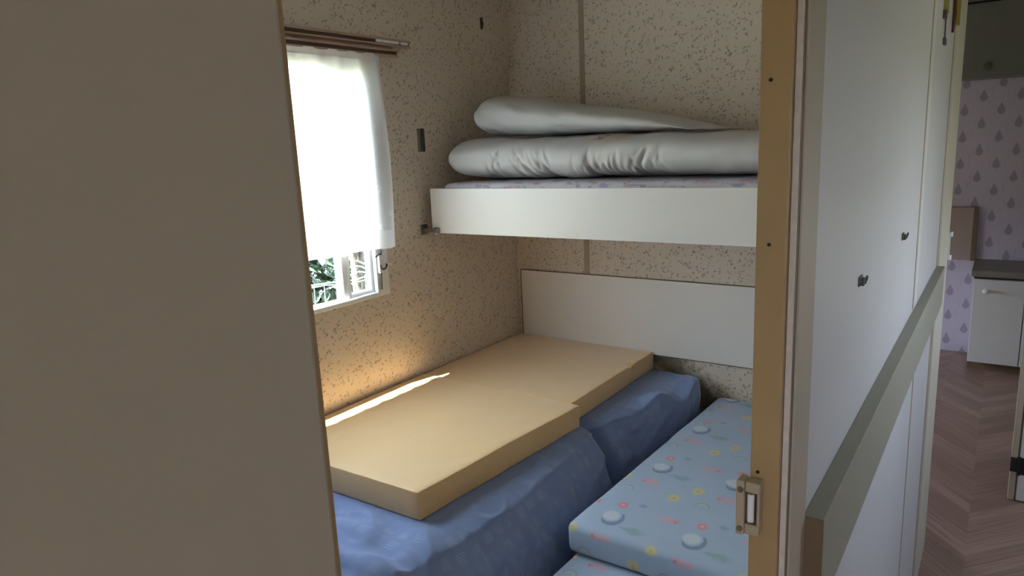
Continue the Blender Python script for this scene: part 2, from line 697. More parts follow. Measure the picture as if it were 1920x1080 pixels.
def tube(bm, pts, rad, n=8, cap=True):
    pts = [Vector(p) for p in pts]
    rings = []
    for i, p in enumerate(pts):
        a = pts[max(0, i - 1)]
        b = pts[min(len(pts) - 1, i + 1)]
        d = (b - a).normalized()
        h = Vector((0, 0, 1)) if abs(d.z) < 0.9 else Vector((1, 0, 0))
        s = d.cross(h).normalized()
        t = s.cross(d)
        r = rad[i] if isinstance(rad, (list, tuple)) else rad
        rings.append([bm.verts.new(p + (s * math.cos(2 * math.pi * k / n) + t * math.sin(2 * math.pi * k / n)) * r)
                      for k in range(n)])
    for a, b in zip(rings, rings[1:]):
        for k in range(n):
            bm.faces.new((a[k], a[(k + 1) % n], b[(k + 1) % n], b[k]))
    if cap:
        bm.faces.new(rings[0][::-1])
        bm.faces.new(rings[-1])
    return bm


def T(*args, **kw):
    return tube(bmesh.new(), *args, **kw)


def wall_hole(bm, axis, lo, hi, holes):
    """slab with rectangular holes; axis 'x' = slab lies in the y-z plane. holes: (a0, a1, z0, z1) not overlapping in a"""
    x0, y0, z0 = lo
    x1, y1, z1 = hi
    a0, a1 = (y0, y1) if axis == 'x' else (x0, x1)

    def put(p0, p1, q0, q1):
        if p1 - p0 < 1e-5 or q1 - q0 < 1e-5: return
        if axis == 'x': box(bm, (x0, p0, q0), (x1, p1, q1))
        else: box(bm, (p0, y0, q0), (p1, y1, q1))
    cur = a0
    for (h0, h1, w0, w1) in sorted(holes):
        put(cur, h0, z0, z1)
        put(h0, h1, z0, w0)
        put(h0, h1, w1, z1)
        cur = h1
    put(cur, a1, z0, z1)
    return bm


def boxuv(me, org=(0, 0, 0)):
    """unwrap by face direction so the print runs over the edges"""
    uv = me.uv_layers.new(name='UVMap')
    o = Vector(org)
    zs = [v.co.z for v in me.vertices]
    zt = max(zs)
    xs = [v.co.x for v in me.vertices]
    x0, x1 = min(xs), max(xs)
    for p in me.polygons:
        n = p.normal
        for li in p.loop_indices:
            co = me.vertices[me.loops[li].vertex_index].co
            d = zt - co.z
            if abs(n.z) >= max(abs(n.x), abs(n.y)):
                q = (co.x + o.x, co.y + o.y)
            elif abs(n.y) >= abs(n.x):
                q = (co.x + o.x, co.y + o.y + (-d if n.y < 0 else d))
            else:
                q = (co.x + o.x + (-d if n.x < 0 else d), co.y + o.y)
            uv.data[li].uv = q


# ------------------------------------------------------------------ the setting
def struct(name, bm, mat, parent=None, smooth=None):
    o = link(name, bm, mat, parent, smooth=smooth)
    if parent is None: o['kind'] = 'structure'
    return o


YN = -1.3     # wall behind the camera
struct('floor', B(((XL - 0.05, YN, -0.05), (XR + 0.05, YK + 0.05, 0))), M['floor'])
struct('ceiling', B(((XL - 0.05, YN, ZC), (XR + 0.05, YK + 0.05, ZC + 0.05))), M['ceil'])
struct('wall_left', wall_hole(bmesh.new(), 'x', (XL - 0.05, YN, 0), (XL, YK + 0.05, ZC), [(WY0, WY1, WZ0, WZ1), (KY0, KY1, KZ0, KZ1)]),
       M['paper_side'])
struct('wall_back', B(((XL, YB, 0), (XB, YB + 0.03, ZC))), M['paper_back'])
struct('wall_near', B(((XL, -0.10, 0), (XB, -0.07, ZC))), M['paper_back'])
# partition between bedroom and hall: hall skin white vinyl, bedroom skin papered
bm = wall_hole(bmesh.new(), 'x', (-0.165, YN, 0), (XW, YB + 0.03, ZC), [(0.113, 0.656, 0.0, 1.93)])
struct('wall_hall', bm, M['vinyl'])
bm = wall_hole(bmesh.new(), 'x', (XB, -0.07, 0), (-0.165, YB, ZC), [(0.113, 0.656, 0.0, 1.93)])
struct('wall_bedroom', bm, M['paper_side'])
struct('wall_right', wall_hole(bmesh.new(), 'x', (XR, YN, 0), (XR + 0.05, YK + 0.05, ZC),
                               [(DY0, DY1, DZ0, DZ1), (EY0, EY1, EZ0, EZ1)]), M['vinyl'])
struct('wall_rear', wall_hole(bmesh.new(), 'y', (XL, YN - 0.03, 0), (XR, YN, ZC), [(RX0, RX1, RZ0, RZ1)]), M['vinyl'])
struct('wall_far', B(((XL, YK, 0), (XR, YK + 0.05, ZC))), M['feather'])

# door frame of the bedroom: lining, architrave, flaking paint line
dr = thing('door_1', (XW, 0.38, 0), None, None)
tag(dr, kind='structure')
link('jamb', B(((XB - 0.002, 0.640, 0), (-0.156, 0.656, 1.93)), bev=0.0015), M['tan_wood'], dr)
link('jamb', B(((XB - 0.002, 0.113, 0), (XW + 0.002, 0.117, 1.93))), M['tan_wood'], dr)
link('head_jamb', B(((XB - 0.002, 0.113, 1.92), (XW, 0.656, 1.94))), M['tan_wood'], dr)
bm = bmesh.new()
box(bm, (-0.1555, 0.649, 0), (XW + 0.0005, 0.6525, 1.93))
link('paint_line', bm, M['flaking'], dr, label='ragged flaking paint edge')
link('gap', B(((XW - 0.003, 0.6525, 0), (XW + 0.0008, 0.660, 1.93))), M['brown_edge'], dr, label='dark gap beside the architrave')
link('architrave', B(((XW, 0.660, 0), (XW + 0.003, 0.725, 2.0)), bev=0.0012), M['cream_trim'], dr)
link('architrave', B(((XW, -0.03, 0), (XW + 0.003, 0.1155, 2.0)), bev=0.0012), M['cream_trim'], dr)
link('head_architrave', B(((XW, 0.1155, 1.935), (XW + 0.003, 0.6555, 2.0))), M['cream_trim'], dr)
for px, pz in ((-0.1735, 1.546), (-0.171, 1.403), (-0.1755, 1.181)):
    bm = T([(px, 0.6405, pz), (px, 0.6392, pz)], 0.0017, n=10)
    link('screw_hole', bm, M['hole'], dr)
dr['label'] = 'cream and tan frame of the bedroom doorway'

# roller catch screwed to the bedroom edge of the far jamb
ct = thing('door_catch', (-0.181, 0.640, 1.148), 'beige plastic roller catch screwed to the edge of the tan door jamb', 'catch')
cx0, cx1, cz0, cz1 = -0.1915, -0.1695, 1.119, 1.176
bm = B(((cx0, 0.624, cz0), (cx0 + 0.008, 0.6405, cz1)), ((cx0 + 0.008, 0.626, cz1 - 0.012), (cx1, 0.6405, cz1 - 0.001)),
       ((cx0 + 0.008, 0.626, cz0 + 0.001), (cx1, 0.6405, cz0 + 0.012)), ((cx1 - 0.003, 0.6275, cz0 + 0.01), (cx1, 0.6405, cz1 - 0.01)),
       bev=0.0015)
link('housing', bm, M['catch'], ct)
link('back_plate', B(((cx0 + 0.008, 0.6365, cz0 + 0.012), (cx1 - 0.003, 0.6402, cz1 - 0.012))), M['track_dark'], ct)
link('roller', T([(-0.1785, 0.630, cz0 + 0.014), (-0.1785, 0.630, cz1 - 0.014)], 0.0034, n=14), M['white_pvc'], ct, smooth=40)
for zz in (cz0 + 0.007, cz1 - 0.009):
    link('screw', T([(cx0 + 0.0045, 0.6245, zz), (cx0 + 0.0045, 0.6228, zz)], 0.003, n=10), M['brown_edge'], ct)

# hall wall fittings
struct('trim_1', B(((XW, 1.745, 1.105), (XW + 0.002, 1.80, ZC)), bev=0.0005), M['cream'])
struct('trim_2', B(((XW, 2.37, 0), (XW + 0.006, 2.73, ZC)), bev=0.001), M['pale_trim'])
struct('trim_7', B(((XW, 1.735, 1.105), (XW + 0.001, 1.745, ZC)), ((XW, 1.87, 0.06), (XW + 0.001, 1.885, 0.96))), M['seam'])
end_trim = struct('trim_3', B(((XW - 0.03, YB + 0.03, 0), (XW + 0.004, YB + 0.036, ZC))), M['cream_trim'])
struct('trim_4', B(((XW, 2.345, 0), (XW + 0.0012, 2.37, ZC))), M['seam'])
struct('baseboard_hall', B(((XW, 0.73, 0), (XW + 0.008, 2.37, 0.055)), bev=0.002), M['white_paint'])

# dado rail
hr = thing('hand_rail', (XW, 1.55, 0.985), 'olive grey wooden dado rail running along the white hall wall', 'rail')
link('board', B(((XW, 0.727, 0.985), (XW + 0.021, 2.365, 1.099)), bev=0.0012), M['rail'], hr)
link('end_cap', B(((XW, 0.7255, 0.985), (XW + 0.0212, 0.727, 1.0992))), M['brown_edge'], hr, label='brown end edge')

# two coat hooks on the hall wall
HK = []
for i, (hy, hz) in enumerate(((1.010, 1.304), (1.460, 1.305))):
    if i == 0:
        t = thing('coat_hook', (XW, hy, hz), 'small dark metal hook on the white hall wall, nearer the doorway', 'hook', 'coat hooks on the hall wall')
        link('back_plate', B(((XW, hy - 0.012, hz - 0.007), (XW + 0.002, hy + 0.012, hz + 0.006)), bev=0.0006), M['dark_metal'], t)
        link('body', B(((XW + 0.002, hy - 0.007, hz - 0.0065), (XW + 0.0065, hy + 0.009, hz + 0.003)), bev=0.001), M['dark_metal'], t)
        pts = [(XW + 0.005, hy, hz - 0.003), (XW + 0.0075, hy, hz - 0.003), (XW + 0.0085, hy, hz + 0.001), (XW + 0.0088, hy, hz + 0.007)]
        link('prong', T(pts, 0.0014, n=8), M['dark_metal'], t, smooth=40)
        link('screw', T([(XW + 0.002, hy - 0.009, hz), (XW + 0.0028, hy - 0.009, hz)], 0.0018, n=8), M['steel'], t)
        HK.append(t)
    else:
        src = HK[0]
        t = src.copy()
        COL.objects.link(t)
        t.location = (XW, hy, hz)
        t['label'] = 'small dark metal hook on the white hall wall, farther along towards the kitchen'
        for ch in list(src.children):
            c = ch.copy()
            COL.objects.link(c)
            c.parent = t

# things hung high by the far end of the hall wall
t = thing('wire_hook', (XW, 2.02, 1.70), 'thin wire hook with a black tip on the hall wall below the yellow tag', 'hook')
link('wire', T([(XW + 0.002, 2.02, 1.752), (XW + 0.003, 2.02, 1.706)], 0.0016, n=6), M['dark_metal'], t)
link('tip', B(((XW, 2.005, 1.690), (XW + 0.006, 2.04, 1.706)), bev=0.001), M['dark_metal'], t, label='black tip')
t = thing('hanging_tag', (XW, 1.98, 1.79), 'yellow tag with a black end hung high on the hall wall', 'tag')
link('body', B(((XW, 1.965, 1.762), (XW + 0.007, 2.03, 1.82)), bev=0.001), M['yellow'], t)
link('clip', B(((XW, 1.955, 1.743), (XW + 0.008, 1.985, 1.762)), bev=0.001), M['dark_metal'], t)
t = thing('hanging_peg', (XW, 2.25, 1.78), 'red and yellow peg hung high on the hall wall beside the trim', 'peg')
bm = bmesh.new()
tube(bm, [(XW + 0.004, 2.225, 1.738), (XW + 0.007, 2.215, 1.785), (XW + 0.004, 2.215, 1.835)], [0.003, 0.004, 0.003], n=8)
link('red_arm', bm, M['red'], t, smooth=40)
link('yellow_arm', B(((XW, 2.235, 1.758), (XW + 0.017, 2.262, 1.84)), bev=0.001), M['yellow'], t)
hl = link('hinge', B(((XW + 0.003, 2.768, 1.055), (XW + 0.0075, 2.790, 1.145)), bev=0.0005), M['white_paint'], end_trim, label='small white hinge')
for zz in (1.06, 1.14):
    link('knuckle', T([(XW + 0.010, 2.782, zz - 0.008), (XW + 0.010, 2.782, zz + 0.008)], 0.0045, n=10), M['white_pvc'], hl)

# ------------------------------------------------------------------ window, track, curtain
wi = thing('window_1', (XL, (WY0 + WY1) / 2, WZ0), None, None)
wi['kind'] = 'structure'
wi['label'] = 'white framed bedroom window'
fx0, fx1 = XL - 0.05, XL + 0.004
MY0, MY1 = 1.648, 1.678
bm = B(((fx0, WY0, WZ0), (fx1, WY0 + 0.045, WZ1)), ((fx0, 1.805, WZ0), (fx1, WY1, WZ1)),
       ((fx0, WY0 + 0.045, WZ0), (fx1, 1.805, WZ0 + 0.018)), ((fx0, WY0 + 0.045, WZ1 - 0.068), (fx1, 1.805, WZ1)), bev=0.003)
link('frame', bm, M['white_pvc'], wi)
link('mullion', B(((fx0 + 0.004, MY0, WZ0 + 0.018), (fx1 - 0.012, MY1, WZ1 - 0.068)), bev=0.003), M['white_pvc'], wi)
bm = B(((fx0 + 0.006, MY1, WZ0 + 0.018), (fx1 - 0.02, MY1 + 0.016, WZ1 - 0.068)), ((fx0 + 0.006, 1.793, WZ0 + 0.018), (fx1 - 0.02, 1.805, WZ1 - 0.068)),
       ((fx0 + 0.006, MY1 + 0.016, WZ0 + 0.018), (fx1 - 0.02, 1.793, WZ0 + 0.03)), ((fx0 + 0.006, MY1 + 0.016, WZ1 - 0.083), (fx1 - 0.02, 1.793, WZ1 - 0.068)), bev=0.002)
link('sash', bm, M['white_pvc'], wi)
link('pane', B(((XL - 0.034, WY0 + 0.045, WZ0 + 0.018), (XL - 0.030, MY0, WZ1 - 0.068))), M['glass'], wi)
link('pane', B(((XL - 0.034, MY1 + 0.016, WZ0 + 0.03), (XL - 0.030, 1.793, WZ1 - 0.083))), M['glass'], wi)
bm = B(((fx1, 1.812, 1.055), (fx1 + 0.012, 1.838, 1.125)), bev=0.002)
la = link('latch', bm, M['white_pvc'], wi)
pts = [(fx1 + 0.012, 1.832 + 0.016 * math.cos(a), 1.082 - 0.014 * math.sin(a)) for a in [R(k) for k in range(-20, 215, 20)]]
link('lever', T(pts, 0.0035, n=8), M['dark_metal'], la, smooth=40)
link('lever', T([(fx1 + 0.006, 1.800, 1.118), (fx1 + 0.010, 1.812, 1.128), (fx1 + 0.010, 1.826, 1.126)], 0.0035, n=8), M['dark_metal'], la, smooth=40)
link('stay', T([(fx1 + 0.003, 1.820, 0.992), (fx1 + 0.004, 1.822, 1.055)], 0.0045, n=8), M['bracket_grey'], wi)
link('stay', T([(fx1 + 0.003, 1.833, 1.125), (fx1 + 0.004, 1.832, 1.30)], 0.0022, n=8), M['bracket_grey'], wi)
link('bolt', T([(fx1, 1.858, 1.082), (fx1 + 0.014, 1.874, 1.080)], [0.007, 0.003], n=10), M['white_pvc'], wi)

cr = thing('curtain_rail', (XL, 1.5, 1.87), 'brown double track curtain rail above the bedroom window', 'curtain rail')


def track(y1, z, xo):
    bm = bmesh.new()
    y0 = 0.78
    box(bm, (XL, y0, z - 0.013), (XL + xo - 0.008, y1, z + 0.013))
    box(bm, (XL + xo - 0.008, y0, z + 0.005), (XL + xo + 0.006, y1, z + 0.013), 0.001)
    box(bm, (XL + xo - 0.008, y0, z - 0.013), (XL + xo + 0.006, y1, z - 0.007), 0.001)
    o = link('track', bm, M['track'], cr)
    link('groove', B(((XL + xo - 0.0085, y0, z - 0.007), (XL + xo - 0.0005, y1 - 0.004, z + 0.005))), M['track_dark'], o)


track(2.055, 1.893, 0.022)
track(1.985, 1.856, 0.022)
link('spacer', B(((XL, 0.78, 1.869), (XL + 0.012, 1.97, 1.881))), M['track'], cr)
link('end_stop', B(((XL + 0.012, 1.875, 1.8885), (XL + 0.0275, 1.992, 1.8985)), ((XL + 0.012, 2.0, 1.8885), (XL + 0.0275, 2.04, 1.8985)), bev=0.001),
     M['white_pvc'], cr, label='white plastic end stop')

CX = XL + 0.024


def curtain_mesh(y0, y1, z0, z1, ny, nzz, off=0.0, hem=False):
    bm = bmesh.new()
    g = []
    for j in range(nzz + 1):
        tz = j / nzz
        z = z0 + (z1 - z0) * tz
        row = []
        fall = (1.84 - z) / 0.70
        for i in range(ny + 1):
            ty = i / ny
            y = y0 + (y1 - y0) * ty
            # gathers: regular at the head, spreading out below; the free edge flares towards the hem
            edge = max(0.0, (ty - 0.85) / 0.15)
            a = 0.004 + 0.006 * fall
            x = CX + off + a * math.sin(y * 62 + 1.4 * math.sin(z * 5 + y * 9)) + 0.004 * noise.noise((y * 14, z * 4, 2.0))
            x += 0.012 * fall
            yy = y + edge * (0.010 * math.sin(fall * 4.4) + 0.004 * max(0, fall - 0.6))
            zz = z
            if z <= 1.2:
                zz = z + 0.012 * (1 - ty) + 0.003 * math.sin(y * 30)
            row.append(bm.verts.new((x, yy, zz)))
        g.append(row)
    for j in range(nzz):
        for i in range(ny):
            bm.faces.new((g[j][i], g[j][i + 1], g[j + 1][i + 1], g[j + 1][i]))
    return bm


sc = thing('sheer_curtain', (CX, 1.4, 1.153), 'white sheer curtain hanging from the rail in front of the window', 'curtain')
link('panel', curtain_mesh(0.86, 1.888, 1.215, 1.823, 150, 40), M['sheer'], sc, smooth='all')
link('hem', curtain_mesh(0.86, 1.888, 1.150, 1.215, 150, 6), M['hem'], sc, smooth='all', label='denser white hem')
link('heading', curtain_mesh(0.86, 1.888, 1.823, 1.846, 150, 3, 0.003), M['hem'], sc, smooth='all', label='gathered heading tape')

# small fittings on the window wall
t = thing('wall_bracket', (XL, 2.105, 1.54), 'small grey metal bracket on the papered window wall left of the bunk', 'bracket')
link('plate', B(((XL, 2.083, 1.495), (XL + 0.003, 2.106, 1.585)), bev=0.0008), M['bracket_grey'], t)
link('lip', B(((XL, 2.106, 1.495), (XL + 0.014, 2.112, 1.585)), bev=0.0008), M['dark_metal'], t)
t = thing('wall_hook', (XL, 2.54, 2.03), 'small dark hook high on the window wall near the corner', 'hook')
link('plate', B(((XL, 2.532, 2.002), (XL + 0.003, 2.548, 2.05)), bev=0.0006), M['dark_metal'], t)
link('prong', T([(XL + 0.003, 2.54, 2.03), (XL + 0.010, 2.54, 2.018), (XL + 0.013, 2.54, 2.03)], 0.002, n=8), M['dark_metal'], t)

# cover strip and headboard on the back wall
struct('trim_5', B(((-1.540, YB - 0.004, 0.915), (-1.516, YB, ZC)), bev=0.001), M['seam'])
hb = thing('headboard', (-1.05, YB, 0.58), 'cream headboard panel fixed to the back wall below the bunk', 'headboard')
link('panel', B(((-1.886, YB - 0.009, 0.583), (XB - 0.002, YB - 0.0005, 0.915)), bev=0.001), M['headboard'], hb)
link('edging', B(((-1.889, YB - 0.0095, 0.915), (XB - 0.002, YB - 0.0005, 0.9185)), ((-1.890, YB - 0.0095, 0.583), (-1.8855, YB - 0.0005, 0.9185)), ((-1.889, YB - 0.0095, 0.5805), (XB - 0.002, YB - 0.0005, 0.583))),
     M['brown_edge'], hb, label='thin brown edging')

# ------------------------------------------------------------------ bunk and what lies on it
bk = thing('bunk_bed', (-1.03, 2.42, 1.174), 'cream upper bunk shelf spanning the back of the bedroom', 'bunk bed')
link('front_board', B(((-1.873, 2.090, 1.174), (XB, 2.106, 1.350)), bev=0.002), M['cream'], bk)
link('edge_strip', B(((-1.8775, 2.0895, 1.188), (-1.873, 2.106, 1.350))), M['brown_edge'], bk, label='brown edge strip')
link('bed_board', B(((-1.873, 2.106, 1.176), (XB, YB, 1.192))), M['cream'], bk)
bm = T([(XL, 2.083, 1.186), (-1.842, 2.080, 1.186)], 0.0095, n=16)
so = link('support_bolt', bm, M['steel_dark'], bk, smooth=40, label='dark chrome support bolt')
link('bolt_cap', T([(-1.844, 2.080, 1.186), (-1.832, 2.0795, 1.186)], 0.0135, n=16), M['steel_dark'], so, smooth=40)
link('bolt_pin', T([(-1.838, 2.074, 1.176), (-1.838, 2.071, 1.170)], 0.005, n=10), M['white_pvc'], so, smooth=40)
link('bolt_plate', B(((XL, 2.065, 1.166), (XL + 0.004, 2.105, 1.208)), bev=0.001), M['steel_dark'], so)


def cushion(name, lo, hi, bev, mat, label, cat, group=None, puff=0.006, base=None, shear=0.0, seed=0):
    bm = bmesh.new()
    box(bm, lo, hi, bev, 4)
    bmesh.ops.subdivide_edges(bm, edges=[e for e in bm.edges if e.calc_length() > 0.15], cuts=24, use_grid_fill=True)
    cx, cy, cz = [(a + b) / 2 for a, b in zip(lo, hi)]
    hx, hy, hz = [(b - a) / 2 for a, b in zip(lo, hi)]
    for v in bm.verts:
        p = v.co.copy()
        tx, ty = (p.x - cx) / hx, (p.y - cy) / hy
        w = max(0, 1 - tx ** 4) * max(0, 1 - ty ** 4)
        s = 1 if p.z > cz else -0.15
        v.co.z += s * puff * w + 0.0025 * noise.noise((p.x * 7, p.y * 7, p.z * 9 + seed)) * (1 if p.z > cz else 0)
        if abs(tx) > 0.9: v.co.x += 0.003 * noise.noise((p.y * 9, p.z * 12, seed + 3.0))
        if abs(ty) > 0.9: v.co.y += 0.003 * noise.noise((p.x * 9, p.z * 12, seed + 5.0))
        v.co.x += shear * (p.y - lo[1])
    b = base or (cx, cy, lo[2])
    o = link(name, bm, mat, base=b, smooth=50)
    boxuv(o.data, b)
    return tag(o, label, cat, group)


cushion('bunk_mattress', (-1.835, 2.118, 1.192), (-0.200, 2.715, 1.366), 0.025, M['bunkprint'],
        'thin floral print mattress lying in the upper bunk', 'mattress', puff=0.006, seed=1)


def loft(fn, nu, nv):
    """closed tube: fn(u, v) -> point, v around"""
    bm = bmesh.new()
    rings = []
    for i in range(nu + 1):
        rings.append([bm.verts.new(fn(i / nu, k / nv)) for k in range(nv)])
    for a, b in zip(rings, rings[1:]):
        for k in range(nv):
            bm.faces.new((a[k], a[(k + 1) % nv], b[(k + 1) % nv], b[k]))
    bm.faces.new(rings[0][::-1])
    bm.faces.new(rings[-1])
    return bm


def sgn(x): return -1.0 if x < 0 else 1.0


random.seed(21)
WR = []
for k in range(58):
    x0 = random.choice((-1.60, -1.52, -1.45, -1.38, -1.36, -1.22, -1.18, -1.14, -1.10, -1.06, -1.0, -0.96)) + random.uniform(-0.03, 0.03)
    WR.append((x0, random.uniform(-0.35, 0.75) if x0 > -1.3 else random.uniform(-0.9, 0.6), random.uniform(0.003, 0.008), random.uniform(0.0045, 0.009), random.uniform(1.44, 1.52)))


def lhz(x): return 0.083 - 0.014 * max(0.0, min(1.0, (x + 1.8) / 1.2)) + 0.002 * math.sin(x * 5 + 1)


def ltop(x): return 1.374 + 2 * lhz(x) + 0.003 * math.sin(x * 6)


def lower_duvet(u, v):
    x = -1.836 + 1.59 * (u ** 1.15)
    dl = min(1.0, (x + 1.836) / 0.055)
    dr = min(1.0, (-0.246 - x) / 0.08)
    s = max(0.05, math.sqrt(max(0, 1 - (1 - dl) ** 2.6))) * max(0.05, math.sqrt(max(0, 1 - (1 - dr) ** 2)))
    zc_ = ltop(x) - lhz(x)
    hz = lhz(x) * s
    hy = 0.285 * (0.86 + 0.14 * s)
    a = 2 * math.pi * v
    ca, sa = math.cos(a), math.sin(a)
    y = 2.43 + sgn(ca) * abs(ca) ** 0.70 * hy
    z = zc_ + sgn(sa) * abs(sa) ** 0.80 * hz + 0.006 * s * noise.noise((x * 3.0, y * 3, 4.0))
    # creases drawn across the front
    d = s * (0.006 * noise.noise((x * 9, v * 9, 1.0)) + 0.002 * noise.noise((x * 28, v * 14, 9.0)))
    front = max(0.0, -ca) ** 0.5
    for (x0, sl, amp, wd, zt) in WR:
        q = x - x0 - sl * (z - 1.45) - 2.2 * sl * (z - 1.45) ** 2
        if abs(q) < wd * 3:
            d -= amp * math.exp(-(q / wd) ** 2) * front * max(0.0, min(1.0, (zt - z) / 0.05))
    return (x, y + ca * d, max(1.376, z + sa * d))


d2 = link('duvet', loft(lower_duvet, 420, 84), M['duvet_b'], base=(-1.23, 2.40, 1.37), smooth='all')
tag(d2, 'white rolled duvet with a brown stain lying directly on the bunk mattress', 'duvet', 'duvets on the bunk')


def upper_duvet(u, v):
    x = -1.768 + 0.94 * (u ** 1.1)
    dl = min(1.0, (x + 1.768) / 0.05)
    s = max(0.05, math.sqrt(max(0.0, 1 - (1 - dl) ** 2.8)))
    t = (x + 1.768) / 0.94
    ks = ((0.0, 1.697), (0.136, 1.692), (0.27, 1.662), (0.53, 1.624), (0.76, 1.588), (0.92, 1.545), (1.01, 1.512))
    for (t0, z0), (t1, z1) in zip(ks, ks[1:]):
        if t <= t1:
            w = (t - t0) / (t1 - t0)
            ztop = z0 + (z1 - z0) * w
            break
    zb = ltop(x) + 0.004 + 0.008 * math.exp(-((t - 0.50) / 0.10) ** 2)
    ztop = max(ztop, zb + 0.008)
    th = ztop - zb
    zc_ = zb + th / 2 + (1 - s) * 0.012
    hz = th / 2 * s
    hy = 0.215 * (0.86 + 0.14 * s)
    a = 2 * math.pi * v
    ca, sa = math.cos(a), math.sin(a)
    y = 2.46 + 0.02 * t + sgn(ca) * abs(ca) ** 0.70 * hy
    z = zc_ + sgn(sa) * abs(sa) ** 0.80 * hz
    k = min(1.0, th / 0.08)
    d = s * k * (0.012 * noise.noise((x * 5, v * 6, 7.0)) + 0.006 * noise.noise((x * 13 + z * 22, v * 9, 2.0)) + 0.003 * noise.noise((x * 34 + z * 30, v * 16, 5.0)))
    return (x, y + ca * d, max(zb - 0.004, z + sa * d))


d1 = link('duvet', loft(upper_duvet, 130, 60), M['duvet_a'], base=(-1.31, 2.46, 1.53), smooth='all')
tag(d1, 'white folded duvet tapering to the right, on top of the rolled duvet', 'duvet', 'duvets on the bunk')

# ------------------------------------------------------------------ lower bed: sheet, foam slabs
ZT = 0.518


def bump1(x, c, w): return math.exp(-((x - c) / w) ** 2)


def sheet_point(y, s):
    """profile across the bed: s 0..1 on top, 1..2 down the side"""
    e = -1.098 + 0.02 * math.sin(y * 5 + 0.5) + 0.012 * noise.noise((y * 4, 1.0, 0))
    gap = bump1(y, 2.055, 0.028)
    far = max(0.0, min(1.0, (y - 2.10) / 0.45))
    e += 0.115 * far * far * (3 - 2 * far) * (1 if y < 2.63 else max(0.0, (2.73 - y) / 0.10))
    e -= 0.06 * gap
    n1 = noise.noise((y * 6, s * 4, 3.0))
    if s <= 1.0:
        x = XL + 0.006 + (e - XL - 0.006) * s
        z = ZT
        open_ = max(0.0, (s - 0.90) / 0.10)             # free strip beside the foam
        if y < 1.24:
            w = min(1.0, (1.24 - y) / 0.08)
            z += w * (0.020 * noise.noise((x * 3.2 + y * 7, y * 9 - x * 2.0, 5.0)) + 0.009 * noise.noise((x * 9 + y * 16, y * 18, 8.0)))
        z -= 0.018 * gap * max(0, (s - 0.8) / 0.2)
        z -= 0.022 * open_ ** 2
        # drawn up ridge at the far end of the bed
        if y > 2.2:
            k = min(1.0, (y - 2.2) / 0.2)
            z += k * open_ * 0.030 * (0.55 + math.sin(y * 26 + s * 9))
    else:
        q = s - 1.0
        ztop = ZT - 0.022 - (0.018 * gap)
        if y > 2.2:
            ztop += min(1.0, (y - 2.2) / 0.2) * 0.030 * (0.55 + math.sin(y * 26 + 9)) * (1 - q)
        z = ztop - (ztop - 0.012) * q
        out = 0.045 * math.sin(min(1.0, q * 4) * math.pi / 2) + 0.10 * q * (1 - 0.6 * far)
        x = e + out - 0.10 * far * min(1, q * 2.2)
        x += 0.012 * min(1, q * 6) * noise.noise((y * 11 + q * 3, q * 3.0, 6.0)) + 0.006 * min(1, q * 6) * noise.noise((y * 26, q * 6 + y * 5, 2.0))
        x -= 0.05 * gap * (1 - q * 0.5)
        # soft pleat running down and back from the near foam corner
        x -= 0.012 * bump1(y - 0.25 * q, 1.50, 0.03) * min(1, q * 8)
    def crease(a, b, c): return 1.0 - min(1.0, 4.0 * abs(noise.noise((a, b, c))))
    if s > 1.0:
        q = s - 1.0
        k = min(1.0, q * 8)
        x += k * (0.010 * crease(y * 5 + q * 2.5, q * 3.5 - y * 2.5, 11.0) + 0.005 * crease(y * 12 - q * 4, q * 8 + y * 5, 15.0)) - k * 0.006
    elif y < 1.24:
        w = min(1.0, (1.24 - y) / 0.06)
        z += w * (0.012 * crease(x * 2.6 + y * 5.5, y * 4.5 - x * 1.2, 21.0) + 0.005 * crease(x * 7 + y * 9, y * 11 - x * 3, 25.0))
    elif s > 0.88:
        w = (s - 0.88) / 0.12
        z += w * 0.007 * crease(y * 7, s * 9, 31.0)
    return x, z


def sheet_mesh():
    bm = bmesh.new()
    uvl = bm.loops.layers.uv.new('UVMap')
    ys = [0.55 + 2.165 * i / 420 for i in range(421)]
    ss = [0.0, 0.2, 0.4, 0.5, 0.58, 0.64, 0.70, 0.75, 0.80, 0.84, 0.87] + [0.88 + 0.12 * k / 14 for k in range(15)] + [1 + (k / 40) ** 1.4 for k in range(1, 41)]
    # near end of the bed: add columns so the lit folds stay smooth
    ss = sorted(set(ss + [k / 80 for k in range(81)]))
    g = []
    for y in ys:
        row = []
        ln = 0.0
        prev = None
        for s in ss:
            x, z = sheet_point(y, s)
            p = Vector((x, y, z))
            if prev is not None: ln += (p - prev).length
            prev = p
            row.append((bm.verts.new(p), ln))
        g.append(row)
    for i in range(len(ys) - 1):
        for j in range(len(ss) - 1):
            q = (g[i][j], g[i][j + 1], g[i + 1][j + 1], g[i + 1][j])
            f = bm.faces.new([a[0] for a in q])
            for lp, (vv, ln) in zip(f.loops, q):
                lp[uvl].uv = (ln, vv.co.y)
    # close the far end down to the floor
    last = [a[0] for a in g[-1]]
    bot = [bm.verts.new((v.co.x, v.co.y, 0.012)) for v in last]
    for a in range(len(last) - 1):
        if last[a].co.z - 0.012 > 1e-4 or last[a + 1].co.z - 0.012 > 1e-4:
            bm.faces.new((last[a], last[a + 1], bot[a + 1], bot[a]))
    return bm


sh = link('bed_sheet', sheet_mesh(), M['sheet'], base=(-1.5, 1.63, 0), smooth='all')
tag(sh, 'crumpled light blue sheet draped over the lower bed down to the floor', 'bed sheet')


